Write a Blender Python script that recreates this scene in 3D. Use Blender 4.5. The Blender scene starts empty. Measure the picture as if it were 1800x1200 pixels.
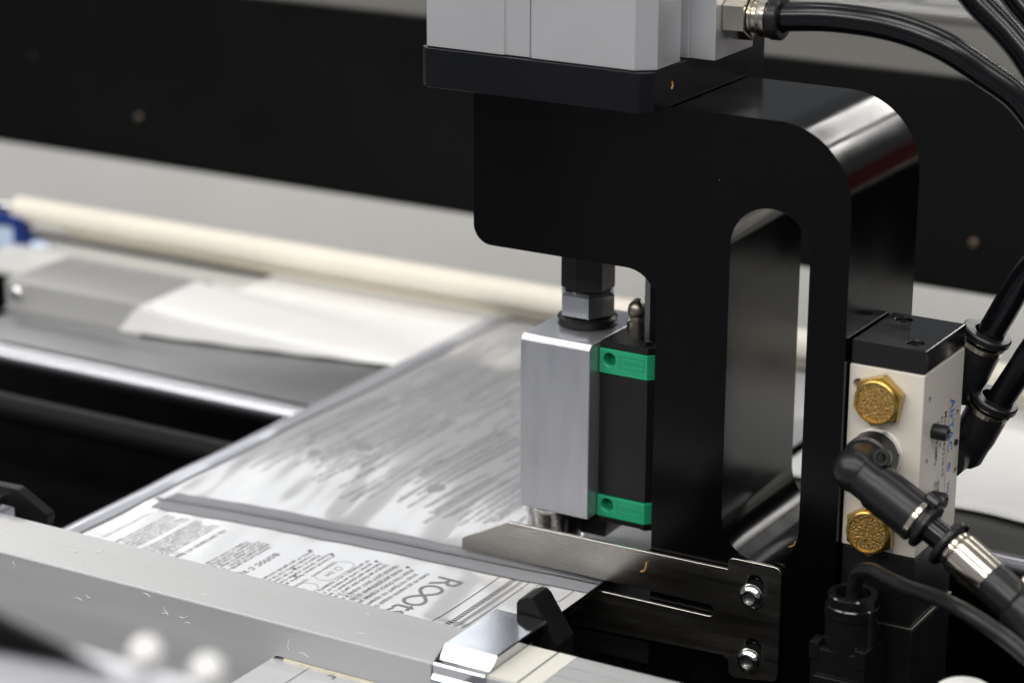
import bpy, bmesh, math, random
from mathutils import Vector, Matrix, noise
from math import radians, sin, cos, pi
scene = bpy.context.scene
S = 0.001                                   # everything below is written in millimetres

# ------------------------------------------------------------------ camera
YAW, PITCH, ROLL, FPX = radians(-30.3311), radians(17.7284), radians(-0.28203), 4442.66
fwd = Vector((sin(YAW)*cos(PITCH), cos(YAW)*cos(PITCH), -sin(PITCH)))
right = Vector((cos(YAW), -sin(YAW), 0)); down = fwd.cross(right)
r2 = cos(ROLL)*right + sin(ROLL)*down; d2 = -sin(ROLL)*right + cos(ROLL)*down
cam_d = bpy.data.cameras.new('camera'); cam = bpy.data.objects.new('camera', cam_d)
scene.collection.objects.link(cam); scene.camera = cam
Rm = Matrix((r2, -d2, -fwd)).transposed().to_4x4()
cam.matrix_world = Matrix.Translation(Vector((471.82, -929.24, 358.25))*S) @ Rm
cam_d.sensor_width = 36; cam_d.sensor_fit = 'HORIZONTAL'; cam_d.lens = FPX/1800*36
cam_d.clip_start = 0.05; cam_d.clip_end = 50
cam_d.dof.use_dof = True; cam_d.dof.focus_distance = 1.09; cam_d.dof.aperture_fstop = 6.0
cam_d.dof.aperture_blades = 9

# ------------------------------------------------------------------ hall light
world = bpy.data.worlds.new('World'); scene.world = world; world.use_nodes = True
bg = world.node_tree.nodes['Background']
bg.inputs[0].default_value = (0.90, 0.95, 1.0, 1); bg.inputs[1].default_value = 0.17
def ceiling_lamp(x, y, z, sx, sy, power, col=(1.0, 0.97, 0.93)):
    ld = bpy.data.lights.new('ceiling_lamp', 'AREA'); ld.shape = 'RECTANGLE'
    ld.size = sx; ld.size_y = sy; ld.energy = power; ld.color = col
    o = bpy.data.objects.new('ceiling_lamp', ld); scene.collection.objects.link(o)
    o.location = (x, y, z)
for ly, dp, pw in ((-3.0, .3, 47), (-1.1, .75, 24), (0.9, .22, 9), (3.3, .9, 90)):       # rows of ceiling fixtures over the hall
    for lx in ((-4.0,) if ly > 3 else (-3.3, -1.55, 0.2, 1.95)):
        ceiling_lamp(lx, ly, 2.2, 1.45, dp, pw)
for lx in (0.05, 1.8): ceiling_lamp(lx, 4.75, 2.2, 1.45, .6, 58)
ld = bpy.data.lights.new('film_glare_light', 'AREA'); ld.shape = 'RECTANGLE'; ld.size = 2.0; ld.size_y = 1.7; ld.energy = 18; ld.color = (.94, .97, 1.0)
glare_obj = bpy.data.objects.new('film_glare_light', ld); col0 = scene.collection; col0.objects.link(glare_obj)
glare_obj.location = (-5.2, 6.6, 3.1); glare_obj.rotation_euler = (Vector((0, 0, 0))-Vector(glare_obj.location)).to_track_quat('-Z', 'Y').to_euler()   # unseen area light added to give the film its glare
vs = scene.view_settings
vs.view_transform = 'Standard'; vs.look = 'None'; vs.exposure = 0; vs.gamma = 1; vs.use_curve_mapping = False

# ------------------------------------------------------------------ materials
MATS = {}
def mat(name, col, rough=0.5, metal=0.0, spec=0.5, var=0.0, vscale=60, vstretch=(1,1,1), bump=0.0, bscale=300,
        bstretch=(1,1,1), rvar=0.0, coat=0.0, coat_r=0.1, sss=0.0, aniso=0.0, detail=4):
    m = bpy.data.materials.new(name); m.use_nodes = True; nt = m.node_tree; p = nt.nodes['Principled BSDF']
    p.inputs['Base Color'].default_value = (*col, 1); p.inputs['Roughness'].default_value = rough
    p.inputs['Metallic'].default_value = metal; p.inputs['Specular IOR Level'].default_value = spec
    p.inputs['Coat Weight'].default_value = coat; p.inputs['Coat Roughness'].default_value = coat_r
    p.inputs['Anisotropic'].default_value = aniso
    if sss: p.inputs['Subsurface Weight'].default_value = sss; p.inputs['Subsurface Scale'].default_value = 0.002
    tc = nt.nodes.new('ShaderNodeTexCoord')
    def nz(scale, st, det=detail):
        mp = nt.nodes.new('ShaderNodeMapping'); mp.inputs['Scale'].default_value = st
        n = nt.nodes.new('ShaderNodeTexNoise'); n.inputs['Scale'].default_value = scale; n.inputs['Detail'].default_value = det
        nt.links.new(tc.outputs['Object'], mp.inputs['Vector']); nt.links.new(mp.outputs[0], n.inputs['Vector'])
        return n
    if var or rvar:
        n = nz(vscale, vstretch)
        if var:
            mr = nt.nodes.new('ShaderNodeMapRange'); mr.inputs[1].default_value = .3; mr.inputs[2].default_value = .7
            mr.inputs[3].default_value = 1-var; mr.inputs[4].default_value = 1+var
            mx = nt.nodes.new('ShaderNodeMix'); mx.data_type = 'RGBA'; mx.blend_type = 'MULTIPLY'; mx.inputs[0].default_value = 1
            mx.inputs[6].default_value = (*col, 1)
            nt.links.new(n.outputs[0], mr.inputs[0]); nt.links.new(mr.outputs[0], mx.inputs[7])
            nt.links.new(mx.outputs[2], p.inputs['Base Color'])
        if rvar:
            mr = nt.nodes.new('ShaderNodeMapRange'); mr.inputs[1].default_value = .3; mr.inputs[2].default_value = .7
            mr.inputs[3].default_value = max(rough-rvar, .02); mr.inputs[4].default_value = rough+rvar
            nt.links.new(n.outputs[0], mr.inputs[0]); nt.links.new(mr.outputs[0], p.inputs['Roughness'])
    if bump:
        n = nz(bscale, bstretch); b = nt.nodes.new('ShaderNodeBump'); b.inputs['Strength'].default_value = bump
        b.inputs['Distance'].default_value = 0.0002
        nt.links.new(n.outputs[0], b.inputs['Height']); nt.links.new(b.outputs[0], p.inputs['Normal'])
    MATS[name] = m; return m
def speck(m, col, scale, thr, amount=1.0):
    """fine scattered dust specks of another colour over a material"""
    nt = m.node_tree; p = nt.nodes['Principled BSDF']
    tc = nt.nodes.new('ShaderNodeTexCoord'); v = nt.nodes.new('ShaderNodeTexVoronoi'); v.inputs['Scale'].default_value = scale
    nt.links.new(tc.outputs['Object'], v.inputs['Vector'])
    lt = nt.nodes.new('ShaderNodeMath'); lt.operation = 'LESS_THAN'; lt.inputs[1].default_value = thr
    nt.links.new(v.outputs['Distance'], lt.inputs[0])
    sep = nt.nodes.new('ShaderNodeSeparateColor'); nt.links.new(v.outputs['Color'], sep.inputs[0])
    g = nt.nodes.new('ShaderNodeMath'); g.operation = 'GREATER_THAN'; g.inputs[1].default_value = 1-amount
    nt.links.new(sep.outputs[0], g.inputs[0])
    mu = nt.nodes.new('ShaderNodeMath'); mu.operation = 'MULTIPLY'
    nt.links.new(lt.outputs[0], mu.inputs[0]); nt.links.new(g.outputs[0], mu.inputs[1])
    mx = nt.nodes.new('ShaderNodeMix'); mx.data_type = 'RGBA'; mx.inputs[7].default_value = (*col, 1)
    src = p.inputs['Base Color']
    if src.is_linked: nt.links.new(src.links[0].from_socket, mx.inputs[6])
    else: mx.inputs[6].default_value = src.default_value
    nt.links.new(mu.outputs[0], mx.inputs[0]); nt.links.new(mx.outputs[2], src)

BLK = mat('black_anodised', (.0012, .0013, .0016), .17, 0, .20, rvar=.05, vscale=24, bump=.06, bscale=420, bstretch=(5, .12, 5), detail=7)
speck(BLK, (.10, .10, .095), 160, .03, .06)
speck(BLK, (.16, .16, .15), 130, .035, .10)
PLT = mat('black_plate', (.005, .0055, .0075), .36, 0, .22, rvar=.06, vscale=50); speck(PLT, (.15, .15, .15), 130, .035, .08)
PNT = mat('black_paint', (.0035, .0038, .004), .42, 0, .14, rvar=.1, vscale=14); speck(PNT, (.035, .033, .03), 28, .05, .20)
ALU = mat('brushed_aluminium', (.50, .51, .55), .34, .8, .5, var=.04, rvar=.06, vscale=30, vstretch=(6, 6, .6), bump=.06, bscale=500, bstretch=(4, 4, .08))
ALX = mat('extruded_aluminium', (.41, .415, .425), .48, .3, .5, var=.05, rvar=.06, vscale=22, vstretch=(.25, 5, 5), bump=.07, bscale=420, bstretch=(.06, 4, 4))
ANO = mat('clear_anodised', (.66, .665, .685), .48, .85, .5, var=.03, vscale=30, bump=.04, bscale=1800)
STL = mat('stainless_sheet', (.47, .45, .41), .26, 1, .5, var=.05, rvar=.05, vscale=30, vstretch=(.4, 1, 6), bump=.04, bscale=700, bstretch=(.1, 1, 4))
CHR = mat('polished_steel', (.66, .66, .66), .14, 1, .5, rvar=.04, vscale=60)
NIK = mat('nickel_plating', (.66, .61, .52), .20, 1, .5, rvar=.05, vscale=80)
ZNC = mat('zinc_nut', (.52, .54, .57), .33, 1, .5, var=.08, vscale=120)
RLS = mat('rail_steel', (.26, .26, .26), .30, 1, .5, var=.05, vscale=90)
BRS = mat('brass', (.58, .40, .12), .28, 1, .5, var=.12, vscale=120)
SIN = mat('sintered_bronze', (.52, .33, .11), .46, 1, .5, var=.4, vscale=1500, bump=.7, bscale=1700, detail=1)
WHT = mat('valve_cream_paint', (.62, .585, .52), .42, 0, .5, var=.03, vscale=40, bump=.03, bscale=900); speck(WHT, (.28, .24, .18), 120, .05, .14)
GLS = mat('glossy_black_plastic', (.007, .007, .008), .16, 0, .5, rvar=.05, vscale=90); speck(GLS, (.12, .12, .12), 200, .05, .06)
RUB = mat('black_plastic', (.008, .0083, .010), .34, 0, .4, rvar=.07, vscale=80, bump=.05, bscale=900)
HOS = mat('hose_polyurethane', (.003, .003, .0045), .22, 0, .42)
GRN = mat('green_plastic', (.012, .30, .145), .40, 0, .5, var=.06, vscale=120, bump=.05, bscale=900)
GRD = mat('green_emboss', (.010, .22, .11), .5)
BLO = mat('black_oxide_steel', (.010, .010, .011), .34, .2, .4, rvar=.05, vscale=70)
CRM = mat('cream_roller', (.74, .70, .61), .48, 0, .5, var=.03, vscale=20)
PAP = mat('white_paper', (.80, .80, .79), .6, 0, .4, var=.02, vscale=20)
WEB = mat('cream_web', (.74, .69, .58), .5, 0, .4, var=.03, vscale=12)
GRY = mat('grey_panel', (.68, .68, .665), .5, .2, .4, var=.05, vscale=5)
GRM = mat('grey_steel', (.46, .46, .46), .45, .4, .5, var=.08, vscale=14, vstretch=(.3, 2, 2))
DGM = mat('dark_grey_steel', (.10, .10, .095), .4, .5, .5, var=.08, vscale=14)
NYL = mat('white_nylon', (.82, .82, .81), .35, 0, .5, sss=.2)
FLT = mat('cream_felt', (.62, .58, .46), .9, 0, .2, var=.12, vscale=300, bump=.5, bscale=900)
BLU = mat('navy_plastic', (.006, .03, .19), .4); LBL = mat('pale_blue_plastic', (.55, .66, .85), .45)
INK = mat('grey_ink', (.07, .07, .08), .5); INL = mat('light_grey_ink', (.25, .25, .265), .4)
VBL = mat('blue_ink', (.03, .16, .62), .5); VRD = mat('red_ink', (.62, .10, .06), .5); VBK = mat('black_ink', (.03, .03, .03), .5)
BKF = mat('matt_black_steel', (.004, .004, .0045), .5, 0, .2, rvar=.06, vscale=60)
BED = mat('black_bed', (.005, .005, .005), .9, 0, .02, var=.2, vscale=30)
DRK = mat('bore_black', (.004, .004, .004), .6, 0, .2)
CUR = mat('amber_curl', (.55, .30, .07), .45); TAP = mat('cream_tape', (.62, .61, .55), .4, 0, .5, var=.02, vscale=40)
SCR = mat('scrap_paper', (.30, .28, .24), .7)

FILM = mat('printed_film', (.46, .465, .48), .16, 0, .6, var=.03, vscale=18, vstretch=(2, .3, 1), bump=.18, bscale=45, bstretch=(2.4, .14, 1), coat=.6, coat_r=.09)
FEDG = mat('clear_film_edge', (.40, .41, .46), .10, 0, .7, coat=.6, coat_r=.04, bump=.08, bscale=90, bstretch=(2, .4, 1))
ZIP = mat('zip_strip', (.20, .205, .225), .55, 0, .25, var=.08, vscale=60, vstretch=(.2, 3, 1)); ZIPD = mat('zip_groove', (.035, .038, .042), .5)

# ------------------------------------------------------------------ helpers
col = scene.collection
ORG = {}
def tag(o, label=None, cat=None, group=None, kind=None):
    if label: o['label'] = label
    if cat: o['category'] = cat
    if group: o['group'] = group
    if kind: o['kind'] = kind
    return o
def thing(name, label, cat, loc, group=None):
    o = bpy.data.objects.new(name, None); col.objects.link(o); o.empty_display_size = .01
    o.location = Vector(loc)*S; ORG[o.name] = Vector(loc)
    return tag(o, label, cat, group)
def obj(name, bm, m, parent=None, org=None, smooth=True, ang=32):
    me = bpy.data.meshes.new(name)
    if parent is not None: og = ORG[parent.name]
    elif org is not None: og = Vector(org)
    else:
        mn = [min(v.co[i] for v in bm.verts) for i in range(3)]; mx = [max(v.co[i] for v in bm.verts) for i in range(3)]
        og = Vector(((mn[0]+mx[0])/2, (mn[1]+mx[1])/2, mn[2]))
    bmesh.ops.recalc_face_normals(bm, faces=bm.faces)
    for v in bm.verts: v.co = (v.co-og)*S
    bm.to_mesh(me); bm.free(); me.materials.append(m)
    if smooth:
        for p in me.polygons: p.use_smooth = True
        me.set_sharp_from_angle(angle=radians(ang))
    o = bpy.data.objects.new(name, me); col.objects.link(o); ORG[o.name] = og
    if smooth and len(me.polygons) > 6:
        wn = o.modifiers.new('normals', 'WEIGHTED_NORMAL'); wn.keep_sharp = True; wn.weight = 100
    if parent is not None: o.parent = parent
    else: o.location = og*S
    return o
def bevel(bm, w, seg=2, minang=40, edges=None):
    if w <= 0: return bm
    es = edges or [e for e in bm.edges if len(e.link_faces) == 2 and e.calc_face_angle(0) > radians(minang)]
    bmesh.ops.bevel(bm, geom=es, offset=w, offset_type='OFFSET', segments=seg, profile=.5, affect='EDGES', clamp_overlap=True)
    return bm
def box(x0, x1, y0, y1, z0, z1, bv=0.0, seg=2, bm=None):
    b = bmesh.new(); bmesh.ops.create_cube(b, size=1)
    for v in b.verts: v.co = Vector(((x0+x1)/2+v.co.x*(x1-x0), (y0+y1)/2+v.co.y*(y1-y0), (z0+z1)/2+v.co.z*(z1-z0)))
    bevel(b, bv, seg)
    return merge(bm, b)
def merge(bm, b):
    if bm is None: return b
    me = bpy.data.meshes.new('tmp'); b.to_mesh(me); b.free(); bm.from_mesh(me); bpy.data.meshes.remove(me); return bm
def basis(ax):
    ax = Vector(ax).normalized(); t = Vector((0, 0, 1)) if abs(ax.z) < .9 else Vector((1, 0, 0))
    u = ax.cross(t).normalized(); v = ax.cross(u).normalized(); return ax, u, v
def lathe(o, ax, prof, n=32, rot=0.0, caps=True, bm=None, ell=(1, 1)):
    """profile of (radius, height) round an axis"""
    b = bmesh.new(); o = Vector(o); ax, u, v = basis(ax); rings = []
    for r, h in prof:
        rings.append([b.verts.new(o+ax*h+(u*cos(rot+2*pi*i/n)*ell[0]+v*sin(rot+2*pi*i/n)*ell[1])*r) for i in range(n)])
    for a, c in zip(rings, rings[1:]):
        for i in range(n): b.faces.new((a[i], a[(i+1) % n], c[(i+1) % n], c[i]))
    if caps: b.faces.new(rings[0]); b.faces.new(rings[-1])
    return merge(bm, b)
def ring(o, ax, ri, ro, h0, h1, n=32, rot=0, bm=None, ch=0.0):
    b = bmesh.new(); o = Vector(o); ax, u, v = basis(ax); R = []
    for r, h in ((ri, h0), (ro-ch, h0), (ro, h0+ch), (ro, h1-ch), (ro-ch, h1), (ri, h1)):
        R.append([b.verts.new(o+ax*h+(u*cos(rot+2*pi*i/n)+v*sin(rot+2*pi*i/n))*r) for i in range(n)])
    for k in range(6):
        a, c = R[k], R[(k+1) % 6]
        for i in range(n): b.faces.new((a[i], a[(i+1) % n], c[(i+1) % n], c[i]))
    return merge(bm, b)
def hexa(o, ax, R, h0, h1, rot=0.0, ch=.8, bm=None):
    return lathe(o, ax, [(R-ch, h0), (R, h0+ch*.5), (R, h1-ch*.5), (R-ch, h1)], 6, rot, bm=bm)
def catmull(pts, k=10):
    P = [Vector(p) for p in pts]; P = [2*P[0]-P[1]]+P+[2*P[-1]-P[-2]]; out = []
    for i in range(1, len(P)-2):
        for j in range(k):
            t = j/k; a, b, c, d = P[i-1:i+3]
            out.append(.5*((2*b)+(c-a)*t+(2*a-5*b+4*c-d)*t*t+(3*b-a-3*c+d)*t**3))
    out.append(P[-2]); return out
def tube(pts, r, n=20, k=10, bm=None, caps=True):
    P = catmull(pts, k) if k > 1 else [Vector(p) for p in pts]
    b = bmesh.new(); R = []; u = None
    for i, p in enumerate(P):
        t = (P[min(i+1, len(P)-1)]-P[max(i-1, 0)]).normalized()
        if u is None: _, u, _ = basis(t)
        u = (u-t*u.dot(t)).normalized(); v = t.cross(u)
        R.append([b.verts.new(p+(u*cos(2*pi*j/n)+v*sin(2*pi*j/n))*r) for j in range(n)])
    for a, c in zip(R, R[1:]):
        for j in range(n): b.faces.new((a[j], a[(j+1) % n], c[(j+1) % n], c[j]))
    if caps: b.faces.new(R[0]); b.faces.new(R[-1])
    return merge(bm, b)
def arc(cx, cz, r, a0, a1, n=10):
    return [(cx+r*cos(radians(a0+(a1-a0)*i/n)), cz+r*sin(radians(a0+(a1-a0)*i/n))) for i in range(n+1)]
def prism(loops, f0, f1, plane='xz', bv=0.0, seg=2):
    """outline loops (first outer, rest holes) pushed out along the third axis"""
    b = bmesh.new()
    def mk(p, f): return Vector((p[0], f, p[1])) if plane == 'xz' else Vector((f, p[0], p[1])) if plane == 'yz' else Vector((p[0], p[1], f))
    es = []
    for lp in loops:
        vs_ = [b.verts.new(mk(p, f0)) for p in lp]
        es += [b.edges.new((vs_[i], vs_[(i+1) % len(vs_)])) for i in range(len(vs_))]
    bmesh.ops.triangle_fill(b, edges=es, use_beauty=True, use_dissolve=False)
    bmesh.ops.recalc_face_normals(b, faces=b.faces)
    g = bmesh.ops.extrude_face_region(b, geom=list(b.faces))
    off = mk((0, 0), f1)-mk((0, 0), f0)
    for e in g['geom']:
        if isinstance(e, bmesh.types.BMVert): e.co += off
    bmesh.ops.recalc_face_normals(b, faces=b.faces)
    if bv: bevel(b, bv, seg, 60)
    return b
def cut(o, cutters):
    """bore real recesses into a mesh"""
    for cb in cutters:
        bmesh.ops.recalc_face_normals(cb, faces=cb.faces)
        for v in cb.verts: v.co = (v.co-ORG[o.name])*S
        cm = bpy.data.meshes.new('cutter'); cb.to_mesh(cm); cb.free()
        co = bpy.data.objects.new('cutter', cm); col.objects.link(co); co.matrix_world = Matrix.Translation(ORG[o.name]*S)
        for md in list(o.modifiers): o.modifiers.remove(md)
        md = o.modifiers.new('bore', 'BOOLEAN'); md.object = co; md.operation = 'DIFFERENCE'; md.solver = 'EXACT'
        bpy.context.view_layer.update()
        nm = bpy.data.meshes.new_from_object(o.evaluated_get(bpy.context.evaluated_depsgraph_get()))
        o.modifiers.remove(md); old = o.data; o.data = nm; bpy.data.meshes.remove(old)
        bpy.data.objects.remove(co); bpy.data.meshes.remove(cm)
    for p in o.data.polygons: p.use_smooth = True
    o.data.set_sharp_from_angle(angle=radians(30))
    wn = o.modifiers.new('normals', 'WEIGHTED_NORMAL'); wn.keep_sharp = True; wn.weight = 100
    return o
def text_bm(s, size, o, rd, up, zfun=None, eps=.12, bold=0.0):
    """lettering as flat mesh: reading direction rd, letter tops towards up"""
    cu = bpy.data.curves.new('t', 'FONT'); cu.body = s; cu.size = size; cu.resolution_u = 2; cu.offset = bold
    to = bpy.data.objects.new('t', cu); me = bpy.data.meshes.new_from_object(to)
    b = bmesh.new(); b.from_mesh(me)
    bpy.data.objects.remove(to); bpy.data.curves.remove(cu); bpy.data.meshes.remove(me)
    rd = Vector(rd); up = Vector(up); nrm = rd.cross(up); o = Vector(o)
    for v in b.verts:
        p = o+rd*v.co.x+up*v.co.y+nrm*eps
        if zfun: p.z = zfun(p.x, p.y)+eps
        v.co = p
    return b
def bar2(x0, x1, y0, y1, zfun, eps=.12, n=1, bm=None, m_=1):
    """thin printed rectangle lying on the film"""
    b = bmesh.new(); R = []
    for i in range(n+1):
        y = y0+(y1-y0)*i/n
        R.append([b.verts.new((x0+(x1-x0)*j/m_, y, zfun(x0+(x1-x0)*j/m_, y)+eps)) for j in range(m_+1)])
    for a, c in zip(R, R[1:]):
        for j in range(m_): b.faces.new((a[j], a[j+1], c[j+1], c[j]))
    return merge(bm, b)

# ================================================================== SETTING
b = box(-1100, 620, -260, 1100, -330, -300)
tag(obj('machine_bed', b, BED), 'black machine bed far below the film', 'bed', kind='structure')

# rear beam with its grey cover plate
t = thing('rear_beam', 'long black painted box beam behind the cream roller', 'beam', (-300, 470, -54.5))
obj('beam_body', box(-1100, 600, 400, 545, -54.5, 68.5, 1.5), PNT, t)
obj('cover_plate', box(-1100, 600, 399, 545, 69, 71, .5), mat('beam_cover', (.10, .098, .09), .75, 0, .1, var=.06, vscale=8), t)
for bx, bz in ((-601.4, -23), (-1.8, -25),):
    obj('bolt', lathe((bx, 400, bz), (0, -1, 0), [(3.4, 0), (3.4, 1.5), (2.4, 2.6), (.5, 3)], 14), mat('bolt_bronze', (.13, .10, .08), .5, 1) if 'bolt_bronze' not in MATS else MATS['bolt_bronze'], t)
# bright slotted table behind the beam
t = thing('rear_table', 'bright steel table top with dark oval slots behind the beam', 'table', (-300, 700, 40))
def capsule(cx, cy, L, r): return [(cx+L/2+x, cy+y) for x, y in arc(0, 0, r, -90, 90, 8)]+[(cx-L/2+x, cy+y) for x, y in arc(0, 0, r, 90, 270, 8)]
holes = [capsule(-150-66*i+130, 570, 36, 11) for i in range(-2, 4)]
obj('table_top', prism([[(-1100, 546.5), (600, 546.5), (600, 1000), (-1100, 1000)]]+holes, 72, 78, 'xy', 1.2), mat('table_steel', (.72, .71, .70), .3, .9, .5, var=.04, vscale=6), t)
obj('tray', box(-1100, 600, 550, 1000, 40, 44), DRK, t)
tag(obj('grey_backdrop', box(-1100, 600, 401, 408, -118, -55.2, 1), GRY), 'pale grey sheet panel under the black beam', 'panel')

tag(obj('lower_wall', box(-1100, 600, 402, 410, -300, -119, 0), BED), 'black wall below the pale grey sheet', 'wall', kind='structure')
# cream roller with its shaft and hanging web
t = thing('cream_roller', 'long cream coated roller stretching across behind the punch', 'roller', (-170, 320, -79))
obj('roller_sleeve', lathe((-645, 320, -74.3), (1, 0, 0), [(6.4, 0), (8.0, 1.4), (8.4, 3), (8.4, 1000), (7, 1002)], 28), CRM, t)
obj('shaft', lathe((-720, 320, -74.3), (1, 0, 0), [(3.2, 0), (3.2, 1150)], 16), CHR, t)
b = bmesh.new(); R = []
prof = [(328.8, -74), (328.7, -78), (328.2, -81), (327.4, -84), (327, -86), (326.6, -88), (326.4, -90.8)]
for i in range(41):
    x = -636+i*23.5
    R.append([b.verts.new((x+k*5.5*max(0, 1-i/4), y+.5*sin(x*.02+k), z+.6*sin(x*.013+.5*k)*(k > 1))) for k, (y, z) in enumerate(prof)])
for a, c in zip(R, R[1:]):
    for k in range(len(prof)-1): b.faces.new((a[k], a[k+1], c[k+1], c[k]))
tag(obj('hanging_web', b, WEB, ang=80), 'cream web sheet hanging down behind the long cream roller', 'web')

# ------------------------------------------------------------------ left rear: cross beam, paper, plate, rods
t = thing('cross_beam', 'short grey steel cross beam with a bolt beside the white paper', 'beam', (-412, 225, -96))
obj('beam_body', box(-546, -433, 195, 256, -96, -77.5, 1.2), GRM, t)
obj('bolt', lathe((-536.5, 195, -85), (0, -1, 0), [(4.4, 0), (4.4, 1.5), (3, 3), (.4, 3.4)], 16), CHR, t)
obj('flange', box(-546, -440, 191.5, 194.6, -98, -95, .6), mat('flange_grey', (.5, .5, .5), .35, 1), t)
b = bmesh.new(); R = []
for i in range(61):
    u = i/60; ye = 192.8+31*u+0.5*sin(i*.45)*u; zt = -76.2-17.4*u**.8+.3*sin(i*.31)*(1-u)
    zb = -95.2+.25*sin(i*.5)*(u > .05); x = -437+168*u; sk = -19*(1-u)**6
    R.append([b.verts.new(p) for p in ((x-8*(1-u), 346, -94.6), (x-6*(1-u), 300, -94.0), (x-5*(1-u), 280, -93.6), (x-3*(1-u), 262, min(zt-3, -82-11*u)), (x-2*(1-u), 248, zt+.3*sin(i*.2)), (x, ye+12, zt), (x, ye+4, zt-.3), (x+.12*sk, ye+1.2, zt-1.6), (x+.4*sk, ye+.3, zt-5+3*u), (x+sk, ye-.5, min(zb, zt-1.5)))])
for a, c in zip(R, R[1:]):
    for k in range(9): b.faces.new((a[k], a[k+1], c[k+1], c[k]))
tag(obj('paper_sheet', b, PAP, ang=80), 'white paper sheet draped over the grey cross beam beside the printed film', 'paper')
tag(obj('backing_plate', box(-640, -436, 258, 330, -99.5, -96, .8), GRY), 'pale plate behind the grey cross beam under the cream roller', 'plate')
tag(obj('side_plate', box(-540, -279.5, 146, 256, -100.5, -97, .8), mat('plate_grey', (.27, .275, .285), .42, .7, .5, var=.1, vscale=14, vstretch=(.3, 2, 2))), 'flat grey steel plate between the cross beam and the bright rod', 'plate')
t = thing('support_roller', 'bright steel idler rod running under the printed film', 'rod', (-250, 132, -106))
obj('tube', lathe((-760, 132, -100.5), (1, 0, 0), [(6.2, 0), (6.2, 1260)], 28), mat('rod_steel', (.46, .46, .50), .30, 1), t)
obj('core', lathe((-790, 132, -100.5), (1, 0, 0), [(2.5, 0), (2.5, 1320)], 12), CHR, t)
tag(obj('dark_roller', lathe((-760, 96, -116), (1, 0, 0), [(6, 0), (8, 2), (8, 470), (6, 472)], 24), mat('roller_black', (.004, .004, .004), .5, 0, .1)), 'black rubber roller just below and in front of the bright idler rod', 'roller')
# right rear
b = bmesh.new(); R = []
for i in range(31):
    x = -22+i*9
    ye = 186-5*max(0, (x-80)/60)+1.0*sin(x*.09)
    R.append([b.verts.new((x, y, z+.6*sin(x*.03+y*.02))) for y, z in ((345, -99), (300, -97.5), (250, -96.5), (215, -95.5), (ye+6, -95.5), (ye+1, -96.3), (ye, -98.5))])
for a, c in zip(R, R[1:]):
    for k in range(6): b.faces.new((a[k], a[k+1], c[k+1], c[k]))
tag(obj('paper_sheet', b, PAP, ang=80), 'white paper sheet lying behind the cream valve with curled front edge', 'paper')
tag(obj('side_plate', box(-20, 330, 144, 196, -104, -101, .8), DGM), 'dark grey steel plate under the curled paper edge behind the valve', 'plate')
# blue sensor housing at the roller end
t = thing('sensor_housing', 'navy and pale blue plastic housing beside the cream roller end', 'sensor', (-650, 310, -112))
obj('shell', box(-700, -640, 309, 322, -84.5, -78, 1), BLU, t)
obj('shell_side', box(-640, -634, 309, 322, -104, -78, 1), BLU, t)
obj('shell_foot', box(-633.8, -627, 310, 321, -104, -92, 1), BLU, t)
obj('window', box(-700, -640.4, 311, 320, -114, -85, 1), LBL, t)
obj('tip', lathe((-627, 315, -97), (1, 0, 0), [(4, 0), (4, 10), (2, 13)], 14), LBL, t)

tag(obj('red_tint_box', box(400, 800, 1010, 1200, -300, 280, 8), mat('red_enamel', (.16, .006, .006), .4)), 'unseen red box added to tint the curved shoulder of the black frame', 'reflector')  # added out of view, only for its red reflection on the frame
# ================================================================== FILM
ZF = -92.0
def zipc(x): return -21.5+(x+255)*19.5/231+1.6*sin((x+255)*.02)
def film_z(x, y):
    xr = x+.25*y
    a = noise.noise(Vector((xr*.030, y*.007, 1.3)))*1.5+noise.noise(Vector((xr*.075, y*.008, 7.7)))*.8
    a += noise.noise(Vector((x*.022, y*.013, 3.1)))*.8
    amp = .55+1.0*math.exp(-((y-45)/60)**2)
    d = y-zipc(x)
    bulge = .35*math.exp(-(d/9)**2)
    fade = min(1, max(0, (x+275)/16))*min(1, max(.15, (-24-x)/20))
    amp *= (.35 if y < -70 else 1)
    amp *= 1-.8*math.exp(-(d/13)**2)
    return ZF+a*amp*fade+bulge*fade
XS = [-275, -273.5, -271, -268, -265, -263]+[-263+2*i for i in range(1, 119)]+[-24]
b = bmesh.new(); rows = []
ys = [-190+2.5*i for i in range(217)]
for y in ys:
    rw = []
    for x in XS:
        z = film_z(x, y)
        if y > 322: z -= (y-322)*.35
        rw.append(b.verts.new((x, y, z)))
    rows.append(rw)
for ya, r0, r1 in zip(ys, rows, rows[1:]):
    for j in range(len(XS)-1):
        if XS[j+1] < -104 and ya < -139: continue
        if XS[j] < -263: continue
        b.faces.new((r0[j], r0[j+1], r1[j+1], r1[j]))
for v in [v for v in b.verts if not v.link_faces]: b.verts.remove(v)
film = tag(obj('printed_film', b, FILM, org=(-150, 0, ZF), ang=80), 'wide white printed packaging film with grey text and a zip strip', 'film')
# clear left border, slightly rolled up
b = bmesh.new(); R = []
for i in range(240):
    y = -138+2*i
    w = 1.0
    curl = .5*math.exp(-((y-14)/18)**2)
    R.append([b.verts.new((x, y, z)) for x, z in ((-263.2, film_z(-263, y)+.05), (-266, ZF+.5*w), (-269.5, ZF+1.0*w), (-272.5, ZF+.9*w+curl*.4), (-275, ZF+.1+curl), (-276, ZF-1.2))])
for a, c in zip(R, R[1:]):
    for k in range(5): b.faces.new((a[k], a[k+1], c[k+1], c[k]))
edge = obj('clear_border', b, FEDG, film, ang=80)
obj('border_line', bar2(-264.0, -262.3, -136, 338, lambda x, y: film_z(-263, y), .25, 160), ZIPD, film)
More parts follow.
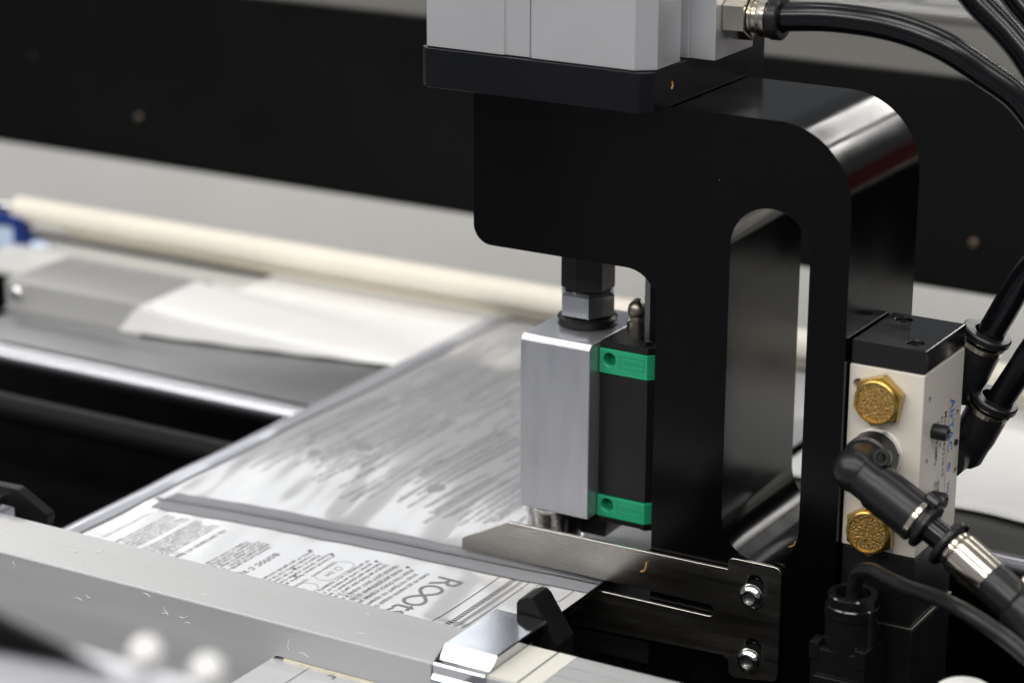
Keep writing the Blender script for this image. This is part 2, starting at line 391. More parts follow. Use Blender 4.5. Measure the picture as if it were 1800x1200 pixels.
# zip strip
def ribbon(d0, d1, h, x0=-256, x1=-24, mtl=None, name='zip_strip', parent=None, n=116, arch=.5):
    b = bmesh.new(); R = []
    for i in range(n+1):
        x = x0+(x1-x0)*i/n; c = zipc(x)
        rr = []
        for k in range(7):
            d = d0+(d1-d0)*k/6; y = c+d
            rr.append(b.verts.new((x, y, film_z(x, y)+h+arch*sin(pi*k/6))))
        R.append(rr)
    for a, c in zip(R, R[1:]):
        for k in range(6): b.faces.new((a[k], a[k+1], c[k+1], c[k]))
    return obj(name, b, mtl, parent, ang=80)
zs = ribbon(-10.5, 11.5, .25, mtl=ZIP, parent=film, arch=.15)
ribbon(-.9, .9, .50, x0=-260, mtl=ZIPD, name='zip_groove', parent=zs, arch=.05)
ribbon(2.8, 3.2, .42, mtl=ZIPD, name='zip_line', parent=zs, arch=.02)
ribbon(-10.9, -10.4, .32, x0=-250, mtl=ZIPD, name='zip_edge', parent=zs, arch=.02)
ribbon(11.3, 11.7, .32, x0=-256, mtl=INL, name='zip_edge', parent=zs, arch=.02)

# --- print: lines read towards the operator (-Y), letter tops towards +X
random.seed(5)
WORDS = ('корень масло основа формула активов состав вода экстракт рост волос уход кожа бальзам маска питание блеск сила для и с на от из по '
         'натуральный способ нанести смыть тёплой водой хранить годен срок до детей беречь глаз контакт').split()
def line_text(n):
    s = ''
    while len(s) < n: s += random.choice(WORDS)+' '
    return s[:n]
RD, UP = (0, -1, 0), (1, 0, 0)
def block(x0, lines, y0, size, pitch, nch, mtl, name='printed_text', jit=0):
    bm = None
    for i in range(lines):
        s = line_text(nch-random.randint(0, jit) if jit else nch)
        bm = merge(bm, text_bm(s, size, (x0-pitch*i, y0-random.choice((0, 0, 3)), 0), RD, UP, film_z)) if bm else text_bm(s, size, (x0-pitch*i, y0, 0), RD, UP, film_z)
    return obj(name, bm, mtl, film, smooth=False)
def blob(cx, cy, r, n=14):
    b = bmesh.new(); vs_ = [b.verts.new((cx+r*cos(2*pi*i/n), cy+r*sin(2*pi*i/n), film_z(cx, cy)+.14)) for i in range(n)]
    b.faces.new(vs_); return b
def outline(pts, w, eps=.13, closed=True):
    b = bmesh.new(); n = len(pts); A = []
    for i, (x, y) in enumerate(pts):
        p0 = Vector(pts[(i-1) % n] if closed or i else pts[i]); p1 = Vector(pts[(i+1) % n] if closed or i < n-1 else pts[i])
        t = (p1-p0).normalized(); nn = Vector((-t.y, t.x))*w/2
        A.append([b.verts.new((x+s*nn.x, y+s*nn.y, film_z(x, y)+eps)) for s in (-1, 1)])
    for i in range(n if closed else n-1): a, c = A[i], A[(i+1) % n]; b.faces.new((a[0], a[1], c[1], c[0]))
    return b
def rrect(x0, x1, y0, y1, r):
    return [p for cx, cy, a in ((x1-r, y1-r, 0), (x0+r, y1-r, 90), (x0+r, y0+r, 180), (x1-r, y0+r, 270)) for p in arc(cx, cy, r, a, a+90, 7)]
GRI = mat('logo_grey_ink', (.16, .16, .165), .5)
# logo: R, joined loops, t, s
b = text_bm('R', 19.0, (-91.2, -29.5, 0), RD, UP, film_z)
obj('printed_logo', b, GRI, film, smooth=False)
lem = []
for i in range(64):
    a = 2*pi*i/64; q = 1+sin(a)**2
    lem.append((-86.0+14.0*sin(a)*cos(a)/q, -53.2+11.4*cos(a)/q))
obj('printed_logo', outline(lem, 1.7), GRI, film, smooth=False)
obj('printed_logo', text_bm('ts', 19.0, (-91.2, -65.5, 0), RD, UP, film_z), GRI, film, smooth=False)
def repeat(dy, near):
    q = random.randint
    block(-98, 5, -31+dy, 3.5, 4.2, 34, INK if near else INL)
    block(-119, 4, -33+dy, 3.3, 3.4, 36, INK if near else INL, jit=6)
    block(-141, 1, -42+dy, 3.0, 3, 26, INL)
    block(-146, 5, -36+dy, 3.0, 3.1, 40, INK, jit=9)
    block(-171, 1, -47+dy, 6.0, 4, 16, INK)
    block(-178, 6, -40+dy, 3.0, 2.6, 44, INK, jit=5)
    block(-208, 1, -38+dy, 4.4, 4, 24, INK)
    block(-214, 6, -34+dy, 2.8, 2.5, 42, INK, jit=8)
    block(-232, 5, -34+dy, 2.8, 2.7, 40, INK, jit=14)
    block(-252, 1, -38+dy, 2.8, 2.7, 30, INL)
    for x, y in ((-147.2, -35.5), (-152.7, -58), (-147.3, -65), (-159, -36.2)):
        obj('printed_dot', blob(x, y+dy, 1.0), INK, film, smooth=False)
    for x, y in ((-124.3, -32.5), (-108.8, -30)):
        b = bmesh.new(); b.faces.new([b.verts.new((x+px, y+dy+py, film_z(x, y+dy)+.14)) for px, py in ((-1, 1.2), (-1, -1.2), (1.4, 0))])
        obj('printed_triangle', b, INK, film, smooth=False)
    for x, y in ((-135, -39), (-135, -68)):
        obj('printed_frame', outline(rrect(x-5, x+5, y-24+dy, y+dy, 4.8), .28), INL, film, smooth=False)
        obj('printed_ring', outline([(x+1.8*cos(2*pi*i/18), y-9+dy+1.8*sin(2*pi*i/18)) for i in range(18)], .35), INL, film, smooth=False)
        obj('printed_text', text_bm('Для', 3.2, (x-1, y-13+dy, 0), RD, UP, film_z), INL, film, smooth=False)
repeat(0, True)
for x in (-67.4, -52.6):
    obj('printed_line', bar2(x-.25, x+.25, -136, zipc(x)-1, film_z, .12, 40), INK, film, smooth=False)
    obj('printed_line', bar2(x-.2, x+.2, zipc(x)+12, 120, film_z, .12, 40), INL, film, smooth=False)
obj('printed_line', bar2(-57.4, -55.4, -136, -12, film_z, .11, 40), INL, film, smooth=False)
b = None
for i in range(70):
    y = -12-1.75*i
    if y < -135: break
    b = bar2(-61.6, -58.8, y-.85, y, film_z, .13, 1, b)
obj('printed_dashes', b, VBK, film, smooth=False)
obj('printed_frame', outline(rrect(-47, -30.2, -31, -13, 4), .45), INK, film, smooth=False)
obj('printed_text', text_bm('д а', 6, (-45.5, -14, 0), RD, UP, film_z), INK, film, smooth=False)
obj('printed_text', text_bm('(addr', 9.0, (-76, -127, 0), (.05, -.9987, 0), (.9987, .05, 0), film_z), INK, film, smooth=False)
obj('printed_line', bar2(-86, -85.6, -188, -140, film_z, .12, 10), INK, film, smooth=False)
# blocks printed beyond the zip strip, on the next pack of the web
random.seed(11)
for (x, n, y, sz, pt, nc, m_) in ((-60, 4, 95, 4.2, 6, 30, INL), (-84, 3, 70, 3.6, 5, 34, INL), (-84, 3, 215, 4, 6, 40, INL), (-104, 5, 120, 3.6, 4.4, 50, INL),
        (-108, 4, 260, 3.8, 5, 44, INL), (-128, 4, 92, 3.4, 4.2, 40, INL), (-132, 4, 230, 4.2, 5.5, 48, INL), (-150, 5, 150, 4, 4.6, 52, INL), (-160, 3, 290, 4.4, 6, 50, INL),
        (-176, 3, 80, 4.6, 5, 24, INL), (-178, 4, 250, 4, 5, 44, INL), (-196, 5, 150, 4, 4.6, 46, INL), (-203, 3, 290, 4.2, 5.4, 50, INL), (-221, 3, 100, 3.6, 4, 30, INL), (-225, 4, 240, 4, 4.6, 40, INL), (-240, 4, 160, 3.6, 4.4, 44, INL)):
    block(x, n, y, sz, pt, nc, m_, jit=10)
b = None
word = bmesh.new()
for k in range(52):
    x = -254+4.0*k+random.uniform(-.4, .4)
    if random.random() < .12: continue
    y = 300-random.uniform(0, 40); stop = random.choice((24, 24, 60, 130))
    while y > stop+14:
        if random.random() < .10: y -= random.uniform(15, 50); continue
        L = random.uniform(3, 13); h = random.uniform(1.1, 1.7); n = max(1, int(L/3))
        for q in range(n):
            y0, y1 = y-L*q/n, y-L*(q+1)/n
            word.faces.new([word.verts.new((px, py, film_z(px, py)+.13)) for px, py in ((x, y0), (x+h, y0), (x+h, y1), (x, y1))])
        y -= L+random.uniform(1.0, 1.8)
obj('printed_rows', word, INL, film, smooth=False)
for x, y in ((-215, 92), (-150, 60), (-232, 70)):
    obj('printed_blot', blob(x, y, 5), INL, film, smooth=False)

# ================================================================== PUNCH FRAME
outer = ([(-92, 129.6), ]+[(-92, 66)]+arc(-83, 66, 9, 180, 270, 8)+arc(-15, 42, 15, 90, 0, 10)+[(0, -205), (88, -205)]+arc(54, 95.6, 34, 0, 90, 28))
slot = arc(52.25, 73.9, 18.25, 0, 180, 20)+arc(52.25, -47.5, 18.25, 180, 360, 20)
tag(obj('punch_stand', prism([outer, slot], 0, 74, 'xz', .7, 2), BLK, ang=30), 'thick black C-shaped machined frame with a long upright slot', 'frame')
tag(obj('lower_jaw', box(-88, -.6, 2, 72, -128, -99, 1), BLO), 'black lower jaw of the punch under the film edge', 'jaw')
tag(obj('cylinder_plate', prism([[(-104, -20), (0, -20), (4.6, -15.4), (4.6, 92), (-108, 92), (-108, -16)]], 129.9, 147, 'xy', .55), PLT), 'square black mounting plate on top of the punch frame', 'plate')

# pneumatic cylinder body (extruded section)
t = thing('air_cylinder', 'silver anodised square pneumatic cylinder on the black plate', 'cylinder', (-52, 36, 147))
sec = [(-104, -18.6), (-65.5, -18.6), (-65.5, -17.7), (-52.3, -17.7), (-52.3, -18.6), (-3.2, -18.6), (4.2, -12.4), (4.2, 8.5), (-1.5, 8.5), (-1.5, 16.5), (4.2, 16.5), (4.2, 88), (-1, 91.5), (-103, 91.5), (-106, 88), (-106, -15.8)]
obj('barrel', prism([sec], 147.4, 250, 'xy', .25, 1), ANO, t)
obj('port_boss', box(4.3, 16.4, 16.6, 54, 147.6, 250, .4), ANO, t)
obj('scuff_line', box(-53.0, -52.5, -18.75, -18.62, 147.6, 250), CHR, t)
# push-in fitting on the cylinder
PY, PZ = 30.5, 165.0
t = thing('hose_fitting', 'nickel hex push-in fitting on the silver cylinder', 'fitting', (26, PY, PZ-9))
obj('hex', hexa((16.5, PY, PZ), (1, 0, .03), 10.2, 0, 10.5, .5, 1.0), NIK, t)
obj('neck', lathe((27, PY, PZ+.3), (1, 0, .03), [(7.4, 0), (8.4, .6), (8.4, 1.6), (7.2, 2), (7.2, 3.6), (8.0, 4), (8.6, 5.0), (8.6, 8.0), (7.8, 8.6)], 36), NIK, t)
obj('collar', ring((35.8, PY, PZ+.6), (1, 0, .03), 6.1, 9.2, 0, 5.2, 36, ch=.7), RUB, t)

# hoses
tag(obj('air_hose', tube([(36, 30.5, 165.8), (43, 30.5, 166.6), (64, 30.5, 168.3), (89, 31, 167.0), (109.7, 33, 161.4), (126, 39, 151), (141.5, 45, 139), (155, 50, 118), (160, 56, 94), (152, 62, 76), (140.4, 65, 60), (131.5, 65, 41.5), (126.5, 65, 31)], 6.0, 44, 14), HOS, ang=60),
    'glossy black hose from the cylinder fitting looping to the upper elbow', 'hose')
tag(obj('air_hose', tube([(88, 72, 205), (100, 68, 187), (112, 65, 175), (127, 65, 162), (137, 65, 151), (150, 65, 131), (160, 65, 97), (157, 65, 52), (144, 65, 23.8), (134.5, 65, 5.6), (129, 65, -5)], 6.0, 44, 14), HOS, ang=60),
    'glossy black hose dropping from above to the lower rear elbow', 'hose')
tag(obj('air_hose', tube([(90, 92, 212), (106, 88, 190), (121, 86, 174.5), (139, 84, 157), (160, 84, 130), (185, 84, 80), (200, 84, 0), (205, 84, -140)], 6.0, 44, 14), HOS, ang=60),
    'glossy black hose running down behind the other two hoses', 'hose')

# ================================================================== RAM
t = thing('rod_coupling', 'black rod coupling with grey hex lock nut on the aluminium block', 'coupling', (-53.7, 37, 16))
AX = (-53.7, 37)
obj('rod_sleeve', lathe((*AX, 32.5), (0, 0, 1), [(11.2, 0), (12.2, 1), (12.2, 60)], 6, 0), BLO, t)
obj('lock_nut', lathe((*AX, 20.8), (0, 0, 1), [(12.2, 0), (13.6, .8), (13.6, 10.2), (11.8, 11.6)], 6, .5236), ZNC, t)
obj('washer', lathe((*AX, 16.1), (0, 0, 1), [(13.4, 0), (13.8, .6), (13.8, 3.4), (12.6, 4.6)], 40), BLO, t)
b = box(-71.5, -36, 7, 62, -66.5, 16, 0)
es = [e for e in b.edges if all(abs(v.co.z-16) < .1 and abs(v.co.y-7) < .1 for v in e.verts)]
bmesh.ops.bevel(b, geom=es, offset=2.4, offset_type='OFFSET', segments=1, affect='EDGES')
bevel(b, .35, 1)
tag(obj('ram_block', b, ALU, ang=20), 'brushed aluminium ram block hanging under the rod coupling', 'block')
tag(obj('punch', lathe((-60.5, 21.5, -86), (0, 0, 1), [(13.2, 0), (13.6, .4), (13.6, 14.8), (14.6, 15.2), (14.6, 19.4)], 40), CHR), 'polished round steel punch under the ram block', 'punch')
tag(obj('punch_holder', box(-50, -37, 26, 60, -82, -66.8, .8), BLO), 'small black holder block under the ram block beside the steel punch', 'block')

# linear guide
t = thing('guide_rail', 'steel linear guide rail on the side of the black frame', 'rail', (-10, 37, -75))
rp = [(-.1, 27.2), (-9, 27.2), (-11.5, 29.6), (-14.5, 29.6), (-17, 27.2), (-19.3, 27.2), (-20, 28), (-20, 46), (-19.3, 46.8), (-17, 46.8), (-14.5, 44.4), (-11.5, 44.4), (-9, 46.8), (-.1, 46.8)]
obj('rail_body', prism([rp], -75, 72, 'xy'), RLS, t)
t = thing('guide_carriage', 'black linear guide carriage with green end caps beside the block', 'carriage', (-22, 37, -70))
def cprof(g): # carriage section around the rail
    return [(-35.6+g, 15+g), (-11.5, 15+g), (-9+0, 17.5+g), (-9, 26), (-21.2, 26), (-21.2, 48), (-9, 48), (-9, 56.5), (-11.5, 59-g), (-35.6+g, 59-g)]
obj('steel_body', prism([cprof(.5)], -56.2, 1.2, 'xy', .3, 1), BLO, t)
def end_cap(z0, z1, up):
    c = prism([cprof(0)], z0, z1, 'xy', .5, 2)
    e = obj('end_cap', c, GRN, t)
    hz = z0+(z1-z0)*.58
    cut(e, [lathe((-30.4, 14.0, hz), (0, 1, 0), [(3.5, 0), (3.5, .9), (3.1, 1.3), (3.1, 7)], 28)])
    fr = None
    for (x0, x1, a, c2) in ((-25.4, -13.0, hz+2.4, hz+2.65), (-25.4, -13.0, hz-3.0, hz-2.75), (-25.4, -25.15, hz-3, hz+2.6), (-13.25, -13.0, hz-3, hz+2.6)):
        fr = box(x0, x1, 14.86, 15.05, a, c2, bm=fr)
    obj('label_frame', fr, GRD, e)
    obj('label_text', text_bm('HIWIN', 3.6, (-24.6, 14.98, hz-1.5), (1, 0, 0), (0, 0, 1), None, .08), GRD, e, smooth=False)
    return e
end_cap(1.6, 13.2, 1); end_cap(-66.8, -56.6, -1)
obj('scraper', prism([cprof(.4)], 13.4, 16.6, 'xy', .4), BLO, t)
obj('scraper', prism([cprof(.6)], -69.4, -67.0, 'xy', .4), BLO, t)
obj('cap_screw', lathe((-15, 20, 16.6), (0, 0, 1), [(2.8, 0), (2.8, 1.4), (2.2, 1.8)], 18), GLS, t)
nb = obj('grease_nipple', lathe((-28.4, 37, 16.6), (0, 0, 1), [(4.6, 0), (4.6, 4.6), (3.2, 5.4), (3.0, 6.2), (3.9, 7.2), (4.4, 9.2), (3.9, 11.6), (2.4, 13.4), (1.6, 13.9), (1.6, 14.6), (.4, 14.9)], 24), mat('dull_nickel', (.30, .27, .23), .3, 1, rvar=.08), t)
obj('nipple_cap', lathe((-25.2, 45.5, 16.6), (0, 0, 1), [(2.4, 0), (2.4, 9), (3.4, 10), (3.6, 14), (2.4, 15.5)], 16), RUB, t)

# ================================================================== FORKED STRIP GUIDE
t = thing('strip_guide', 'stainless forked guide plate holding the film edge with two screws', 'guide plate', (-15, -3, -118))
pl = [(-96.4, -90.0), (-96.4, -84.5), (-72, -71.6), (39.2, -70.6), (39.2, -68.2)]+arc(42.2, -68.0, 3, 180, 95, 5)+arc(61.4, -68.2, 3.2, 90, 0, 6)+arc(61.4, -115.6, 3.2, 0, -90, 6)+arc(44.5, -117.5, 3.5, 270, 180, 5)+[(41, -113.4), (38, -111.8), (-38, -114.4), (-39.4, -110.0), (-26, -94.8)]+arc(30.5, -92.0, 2.7, -90, 90, 8)+[(-40, -89.1)]
def vslot(cx, zt, zb, r): return arc(cx, zt-r, r, 0, 180, 10)+arc(cx, zb+r, r, 180, 360, 10)
s1 = vslot(52.6, -70.4, -86.5, 4.1); s2 = vslot(52.6, -100.6, -117, 4.1); s2 = vslot(52.6, -100.4, -115.4, 4.1)
obj('plate', prism([pl, s1, s2], -3.0, -1.0, 'xz', .22, 1), STL, t, ang=25)
for z in (-80.6, -111.0):
    sc = obj('button_screw', lathe((51.2, -3.05, z), (0, -1, 0), [(5.7, 0), (5.8, .6), (5.2, 1.9), (4.2, 2.8), (3.4, 3.2), (3.0, 3.2), (2.9, 1.2)], 36), CHR, t)
    obj('hex_socket', hexa((51.2, -4.0, z), (0, -1, 0), 2.85, 0, .5, .3, .05), mat('socket_grey', (.18, .18, .18), .4, 1) if 'socket_grey' not in MATS else MATS['socket_grey'], sc)
    obj('shank', lathe((51.2, -.95, z), (0, -1, 0), [(2.9, 0), (2.9, 2.1)], 18), CHR, sc)
    obj('spacer', ring((51.2, -.05, z), (0, -1, 0), 2.9, 6.5, 0, .9, 24), BLO, sc)

# curls of trimmed plastic and chips
def curl(p, pts, r, label):
    p = Vector(p); tag(obj('plastic_curl', tube([p+Vector(q) for q in pts], r, 8, 6), CUR), label, 'shaving')
curl((-3, -3.6, -80.6), [(0, 0, 0), (1.6, -.2, .4), (2.4, -.4, 1.8), (3.0, -.3, 5.2)], .28, 'tiny amber plastic curl stuck on the stainless guide plate')
curl((58.5, 18, -63.3), [(0, 0, -.2), (1.2, .4, .4), (2.2, .6, 1.2), (2.6, .6, 2.8)], .26, 'tiny amber plastic curl lying in the bottom of the frame slot')
curl((4.95, -.4, 137.5), [(0, 0, 0), (.1, .8, 1.4), (0, .3, 3.0)], .35, 'tiny amber plastic fleck on the side of the black plate')
random.seed(3)
b = bmesh.new()
for i in range(150):
    x, y, s = random.uniform(-60, 90), random.uniform(-70, -8), random.uniform(.4, 1.5)
    q = Matrix.Rotation(random.uniform(0, 6.28), 3, 'Z') @ Matrix.Rotation(random.uniform(-.6, .6), 3, 'X')
    vs_ = [b.verts.new(Vector((x, y, -140+s*.6))+q @ Vector(k)) for k in ((-s, -s*.6, 0), (s, -s*.5, 0), (s*.7, s*.6, .2), (-s*.6, s*.5, .1))]
    b.faces.new(vs_)
tag(obj('scrap_chips', b, SCR, smooth=False), 'scattered pale paper chips on the black tray', 'chips', kind='stuff')
tag(obj('chip_tray', box(-260, 330, -140, -4, -146, -141, 1), BED), 'black tray under the guide plate catching paper chips', 'tray')
tag(obj('reflection_blocker', box(-103, 330, -141, -138, -220, -98, .5), BED), 'black sheet added under the front guide bar to darken reflections', 'sheet')  # black sheet put in to darken what the guide plate mirrors

# ================================================================== FRONT GUIDE BAR
t = thing('guide_bar', 'long pale aluminium guide bar across the front of the film', 'bar', (-60, -124, -91))
obj('bar_body', box(-470, 330, -141.4, -106.2, -90.6, -75.5, .35, 1), ALX, t)
obj('groove', box(-470, -25.5, -121.6, -121.3, -75.6, -75.44), GRM, t)
obj('tape', box(-.6, 22, -140.6, -107, -75.4, -75.2), TAP, t)
obj('tape_gap', box(13, 13.8, -140.6, -107, -75.19, -75.1), INK, t)
for i in range(3): obj('rib', box(22.2, 330, -135+9*i, -132+9*i, -75.5, -75.0, .2), ALX, t)
tag(obj('felt_strip', box(-99, -26, -142.2, -139.6, -93.0, -90.8, .3), FLT), 'cream felt strip along the underside of the front guide bar', 'felt')
# clamps with black fingers
def clamp(x0, label, hookpts, hy0, hy1):
    t = thing('bar_clamp', label, 'clamp', (x0+12, -118, -91), 'clamps on the front guide bar')
    cs = [(-91.5, -91.2), (-91.5, -71.2), (-92.7, -70), (-132.4, -70), (-132.6, -70.1), (-143.8, -81.3), (-144.2, -82.2), (-144.2, -103), (-142.2, -103), (-142.2, -75.0), (-105.4, -75.0), (-105.4, -91.2)]
    obj('clamp_body', prism([cs], x0, x0+25, 'yz', .5, 1), mat('clamp_aluminium', (.56, .57, .60), .09, 1, .5, rvar=.02, vscale=50) if 'clamp_aluminium' not in MATS else MATS['clamp_aluminium'], t, ang=20)
    obj('finger', prism([hookpts], hy0, hy1, 'xz', .6, 2), BKF, t, ang=25)
clamp(-25.2, 'polished aluminium clamp on the guide bar next to the stainless fork', [(-15.8, -90.8), (-15.8, -66), (-15, -64.4), (-11.2, -62.4), (-9, -62.4), (-7, -63.8), (-3.4, -69.2), (4, -80.5), (4, -90.8)], -91.3, -77)
clamp(-313.5, 'polished aluminium clamp on the guide bar left of the printed film', [(-303, -90.8), (-303, -68.5), (-301, -67.0), (-283, -66.4), (-280, -67.4), (-264.8, -75.4), (-264, -77), (-265.2, -81.6), (-267, -82.6), (-276, -84.0), (-283, -76), (-290, -76), (-292, -90.8)], -97, -91.3)
# satin cover in front of the bar and near rail with white balls for blurred highlights
SAT = mat('satin_aluminium', (.62, .62, .67), .36, 1, .5, rvar=.04, vscale=20)
t = thing('front_cover', 'satin aluminium cover plate hanging on the front of the guide bar', 'cover', (-250, -141, -170))
obj('cover_sheet', prism([[(-470, -170), (-106, -170), (-104, -168), (-104, -91.5), (-102.5, -90.4), (-25.9, -90.4), (-25.9, -75.95), (-470, -75.95)]], -142.0, -141.45, 'xz', .1, 1), ALX, t, ang=50)
t = thing('near_rail', 'pale grey rail with a dark wedge strip close in front of the guide bar', 'rail', (60, -470, -298))
obj('rail_body', box(-300, 330, -472, -468, -298, 82.5, 1.0), mat('rail_grey', (.74, .74, .80), .5, .0, .4), t)
obj('dark_strip', prism([[(-300, 78), (-300, 93), (48, 89.5), (66, 86), (86, 82), (66, 80), (48, 78.5)]], -475, -472.3, 'xz', .4), BKF, t)
KG = 'white balls standing in for blurred highlights on the near rail'
for x, z, lb in ((96.2, 87.6, 'white ball standing in for a blurred highlight on the near rail beside the dark wedge strip'), (115.6, 87.2, 'white ball standing in for a blurred highlight on the near rail farther from the dark wedge strip')):
    t = thing('highlight_ball', lb, 'knob', (x, -470, 82.5), KG)  # white balls added to imitate out-of-focus highlights
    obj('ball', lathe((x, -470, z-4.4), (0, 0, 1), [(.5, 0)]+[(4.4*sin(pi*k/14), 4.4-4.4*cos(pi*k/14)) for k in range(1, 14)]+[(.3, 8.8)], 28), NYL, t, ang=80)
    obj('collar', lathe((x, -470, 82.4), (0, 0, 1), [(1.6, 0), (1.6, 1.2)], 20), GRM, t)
random.seed(21)
for i in range(16):
    if i % 3: x, y, z = random.uniform(-260, -40), -142.1, random.uniform(-89, -78)
    else: x, y, z = random.uniform(-250, -40), random.uniform(-138, -110), -75.2
    a = random.uniform(0, 6.28); L = random.uniform(2, 5); pts = []
    for k in range(4):
        u = (k/3-.5)*L; w = random.uniform(.2, .9)*(1-(2*k/3-1)**2)
        dx, dw = u*cos(a)-w*sin(a), u*sin(a)+w*cos(a)
        pts.append((x+dx, y, z+dw) if i % 3 else (x+dx, y+dw, z))
    tag(obj('plastic_fibre', tube(pts, .11, 6, 4), PAP), 'tiny loose white fibre clinging to the front guide bar', 'fibre', 'loose fibres on the guide bar')
t = thing('cap_knob', 'flat white nylon cap beside the black connector block', 'knob', (172, -66, -110))
obj('cap', lathe((172, -66, -86), (0, 0, 1), [(11.4, 0), (11.8, 1), (11.8, 14), (11, 16.6), (9.5, 17.6), (.5, 18)], 40), NYL, t)
obj('stem', lathe((172, -66, -300), (0, 0, 1), [(4, 0), (4, 214)], 16), BLO, t)

# ================================================================== SOLENOID VALVE
VX0, VX1, VY0, VY1 = 88.6, 122.0, 4.0, 50.0
t = thing('solenoid_valve', 'cream painted solenoid valve with black ends on the frame side', 'valve', (105, 27, -170))
vb = obj('valve_body', box(VX0, VX1, VY0, VY1, -50.5, 30.2, .8), WHT, t)
cut(vb, [lathe((93.0, 3.0, 21.8), (0, 1, 0), [(2.5, 0), (2.5, 12)], 24)])
cap = obj('end_cap', box(VX0+.1, VX1-.1, VY0+.1, VY1-.1, 30.5, 40.6, .9), GLS, t)
cut(cap, [lathe((x, y, 38.4), (0, 0, 1), [(3.7, 0), (3.7, 1.9), (4.1, 2.3), (4.1, 4)], 28) for x, y in ((113.5, 13), (97, 41))])
for x, y in ((113.5, 13), (97, 41)): obj('cap_screw', ring((x, y, 38.4), (0, 0, 1), 1.6, 3.2, .05, 1.2, 20), BLO, cap)
sol = obj('solenoid_housing', box(VX0+.3, VX1-.3, VY0+.3, VY1-.3, -82, -50.8, .8), RUB, t)
obj('yoke_plate', box(VX0-.4, VX1+.6, VY0-.5, VY1+.5, -83.6, -82.2, .4), mat('yoke_steel', (.30, .29, .25), .4, 1), sol)
obj('coil_housing', box(VX0, VX1+.3, VY0+.5, VY1, -170, -83.8, 1), RUB, t)
# connector plug
cn = obj('connector', box(87.4, 112.5, -22, 4.0, -170, -88, 1.4), GLS, t)
GX, GY = 101.4, -11.0
gl = obj('cable_gland', lathe((GX, GY, -88.4), (0, 0, 1), [(11.6, 0), (11.4, 10), (11.4, 14.5), (10.9, 15), (11.6, 15.4), (11.6, 18.6), (11.0, 19.2), (10.8, 23.0), (10.2, 23.8), (7.4, 23.8), (7.0, 20), (6.9, 18)], 44), GLS, cn)
obj('gland_rib', ring((GX, GY, -88.4), (0, 0, 1), 11.2, 11.9, 14.6, 15.3, 44), GLS, cn)
for x0, x1 in ((87.0, 91.5), (107.5, 112.9)):
    obj('latch', box(x0, x1, -22.6, -14, -94, -85.4, .9), GLS, cn)
obj('plug_step', box(90, 110, -24.4, -22.1, -170, -100, .9), GLS, cn)
# manual buttons
for y, z in ((16.8, 2.5), (19.5, -28.4)):
    obj('push_button', lathe((VX1, y, z), (1, 0, 0), [(3.2, 0), (3.4, .3), (3.4, 5.8), (2.9, 6.7), (1.8, 6.8), (1.6, 6.3)], 28), RUB, t)
obj('vent_pin', lathe((VX1, 44.5, -11), (1, 0, 0), [(1.4, 0), (1.4, .8), (1, 1.1)], 14), BLO, t)
# print on the valve side (reads downwards, tops away from the operator)
VR, VU = (0, 0, -1), (0, 1, 0)
def vtext(s, size, y, z, m_, sx=1.0):
    b = text_bm(s, size, (VX1, y, z), VR, VU, None, .06, .12 if m_ is VBL else .04)
    if sx != 1:
        for v in b.verts: v.co.z = z+(v.co.z-z)*sx
    return obj('printed_text', b, m_, t, smooth=False)
vtext('AIrTAC', 7.4, 35.9, 10.8, VBL, 1.0); vtext('®', 5.6, 36.2, -18.2, VBL); vtext('VALVE', 3.6, 37.6, -27, VBL)
vtext('Model : 4V310-10', 4.2, 29.6, 7.2, VBK, .98)
vtext('Pressure:', 3.8, 25.2, 6.2, VBK); vtext('0.15~0.8MPa', 3.8, 20.8, 5.4, VBK); vtext('使用压力', 3.6, 21.6, -22, INK); vtext('亚德客', 3.2, 25.2, -22.5, INK)
vtext('R', 4, 9.5, 19.3, VBK); vtext('A', 4, 43.6, 4.0, VBK); vtext('P', 4, 9.6, -8.2, VBK); vtext('B', 4, 45, -23, VBK); vtext('S', 4, 8.6, -34, VBK)
obj('printed_line', box(VX1+.02, VX1+.08, 34.2, 34.55, -36.5, 13.5), VRD, t)

# brass silencers
SG = 'brass silencers on the valve front'
for i, (x, z, lb) in enumerate(((103.4, 17.2, 'brass hex silencer with sintered bronze face near the black valve cap'), (102.6, -40.8, 'brass hex silencer half hidden under the black elbow fitting'))):
    t = thing('silencer', lb, 'silencer', (x, 0, z-10), SG)
    obj('hex_body', hexa((x, 3.95, z), (.0, -1, 0), 11.4, 0, 5.0, .35+.2*i, 1.2), BRS, t)
    obj('rim', ring((x, -1.0, z), (0, -1, 0), 8.3, 9.4, 0, 2.0, 40, ch=.4), BRS, t)
    b = bmesh.new(); random.seed(8+i)
    rr = 8.3; bmesh.ops.create_grid(b, x_segments=60, y_segments=60, size=rr)
    for v in list(b.verts):
        if v.co.length > rr+.2: b.verts.remove(v)
    for v in b.verts:
        px, py = v.co.x, v.co.y
        h = noise.noise(Vector((px*2.9, py*2.9, 5+i)))*.42+noise.noise(Vector((px*1.2, py*1.2, 9+i)))*.12
        v.co = Vector((x+px, -2.2-h, z+py))
    obj('sintered_face', b, SIN, t, ang=80)

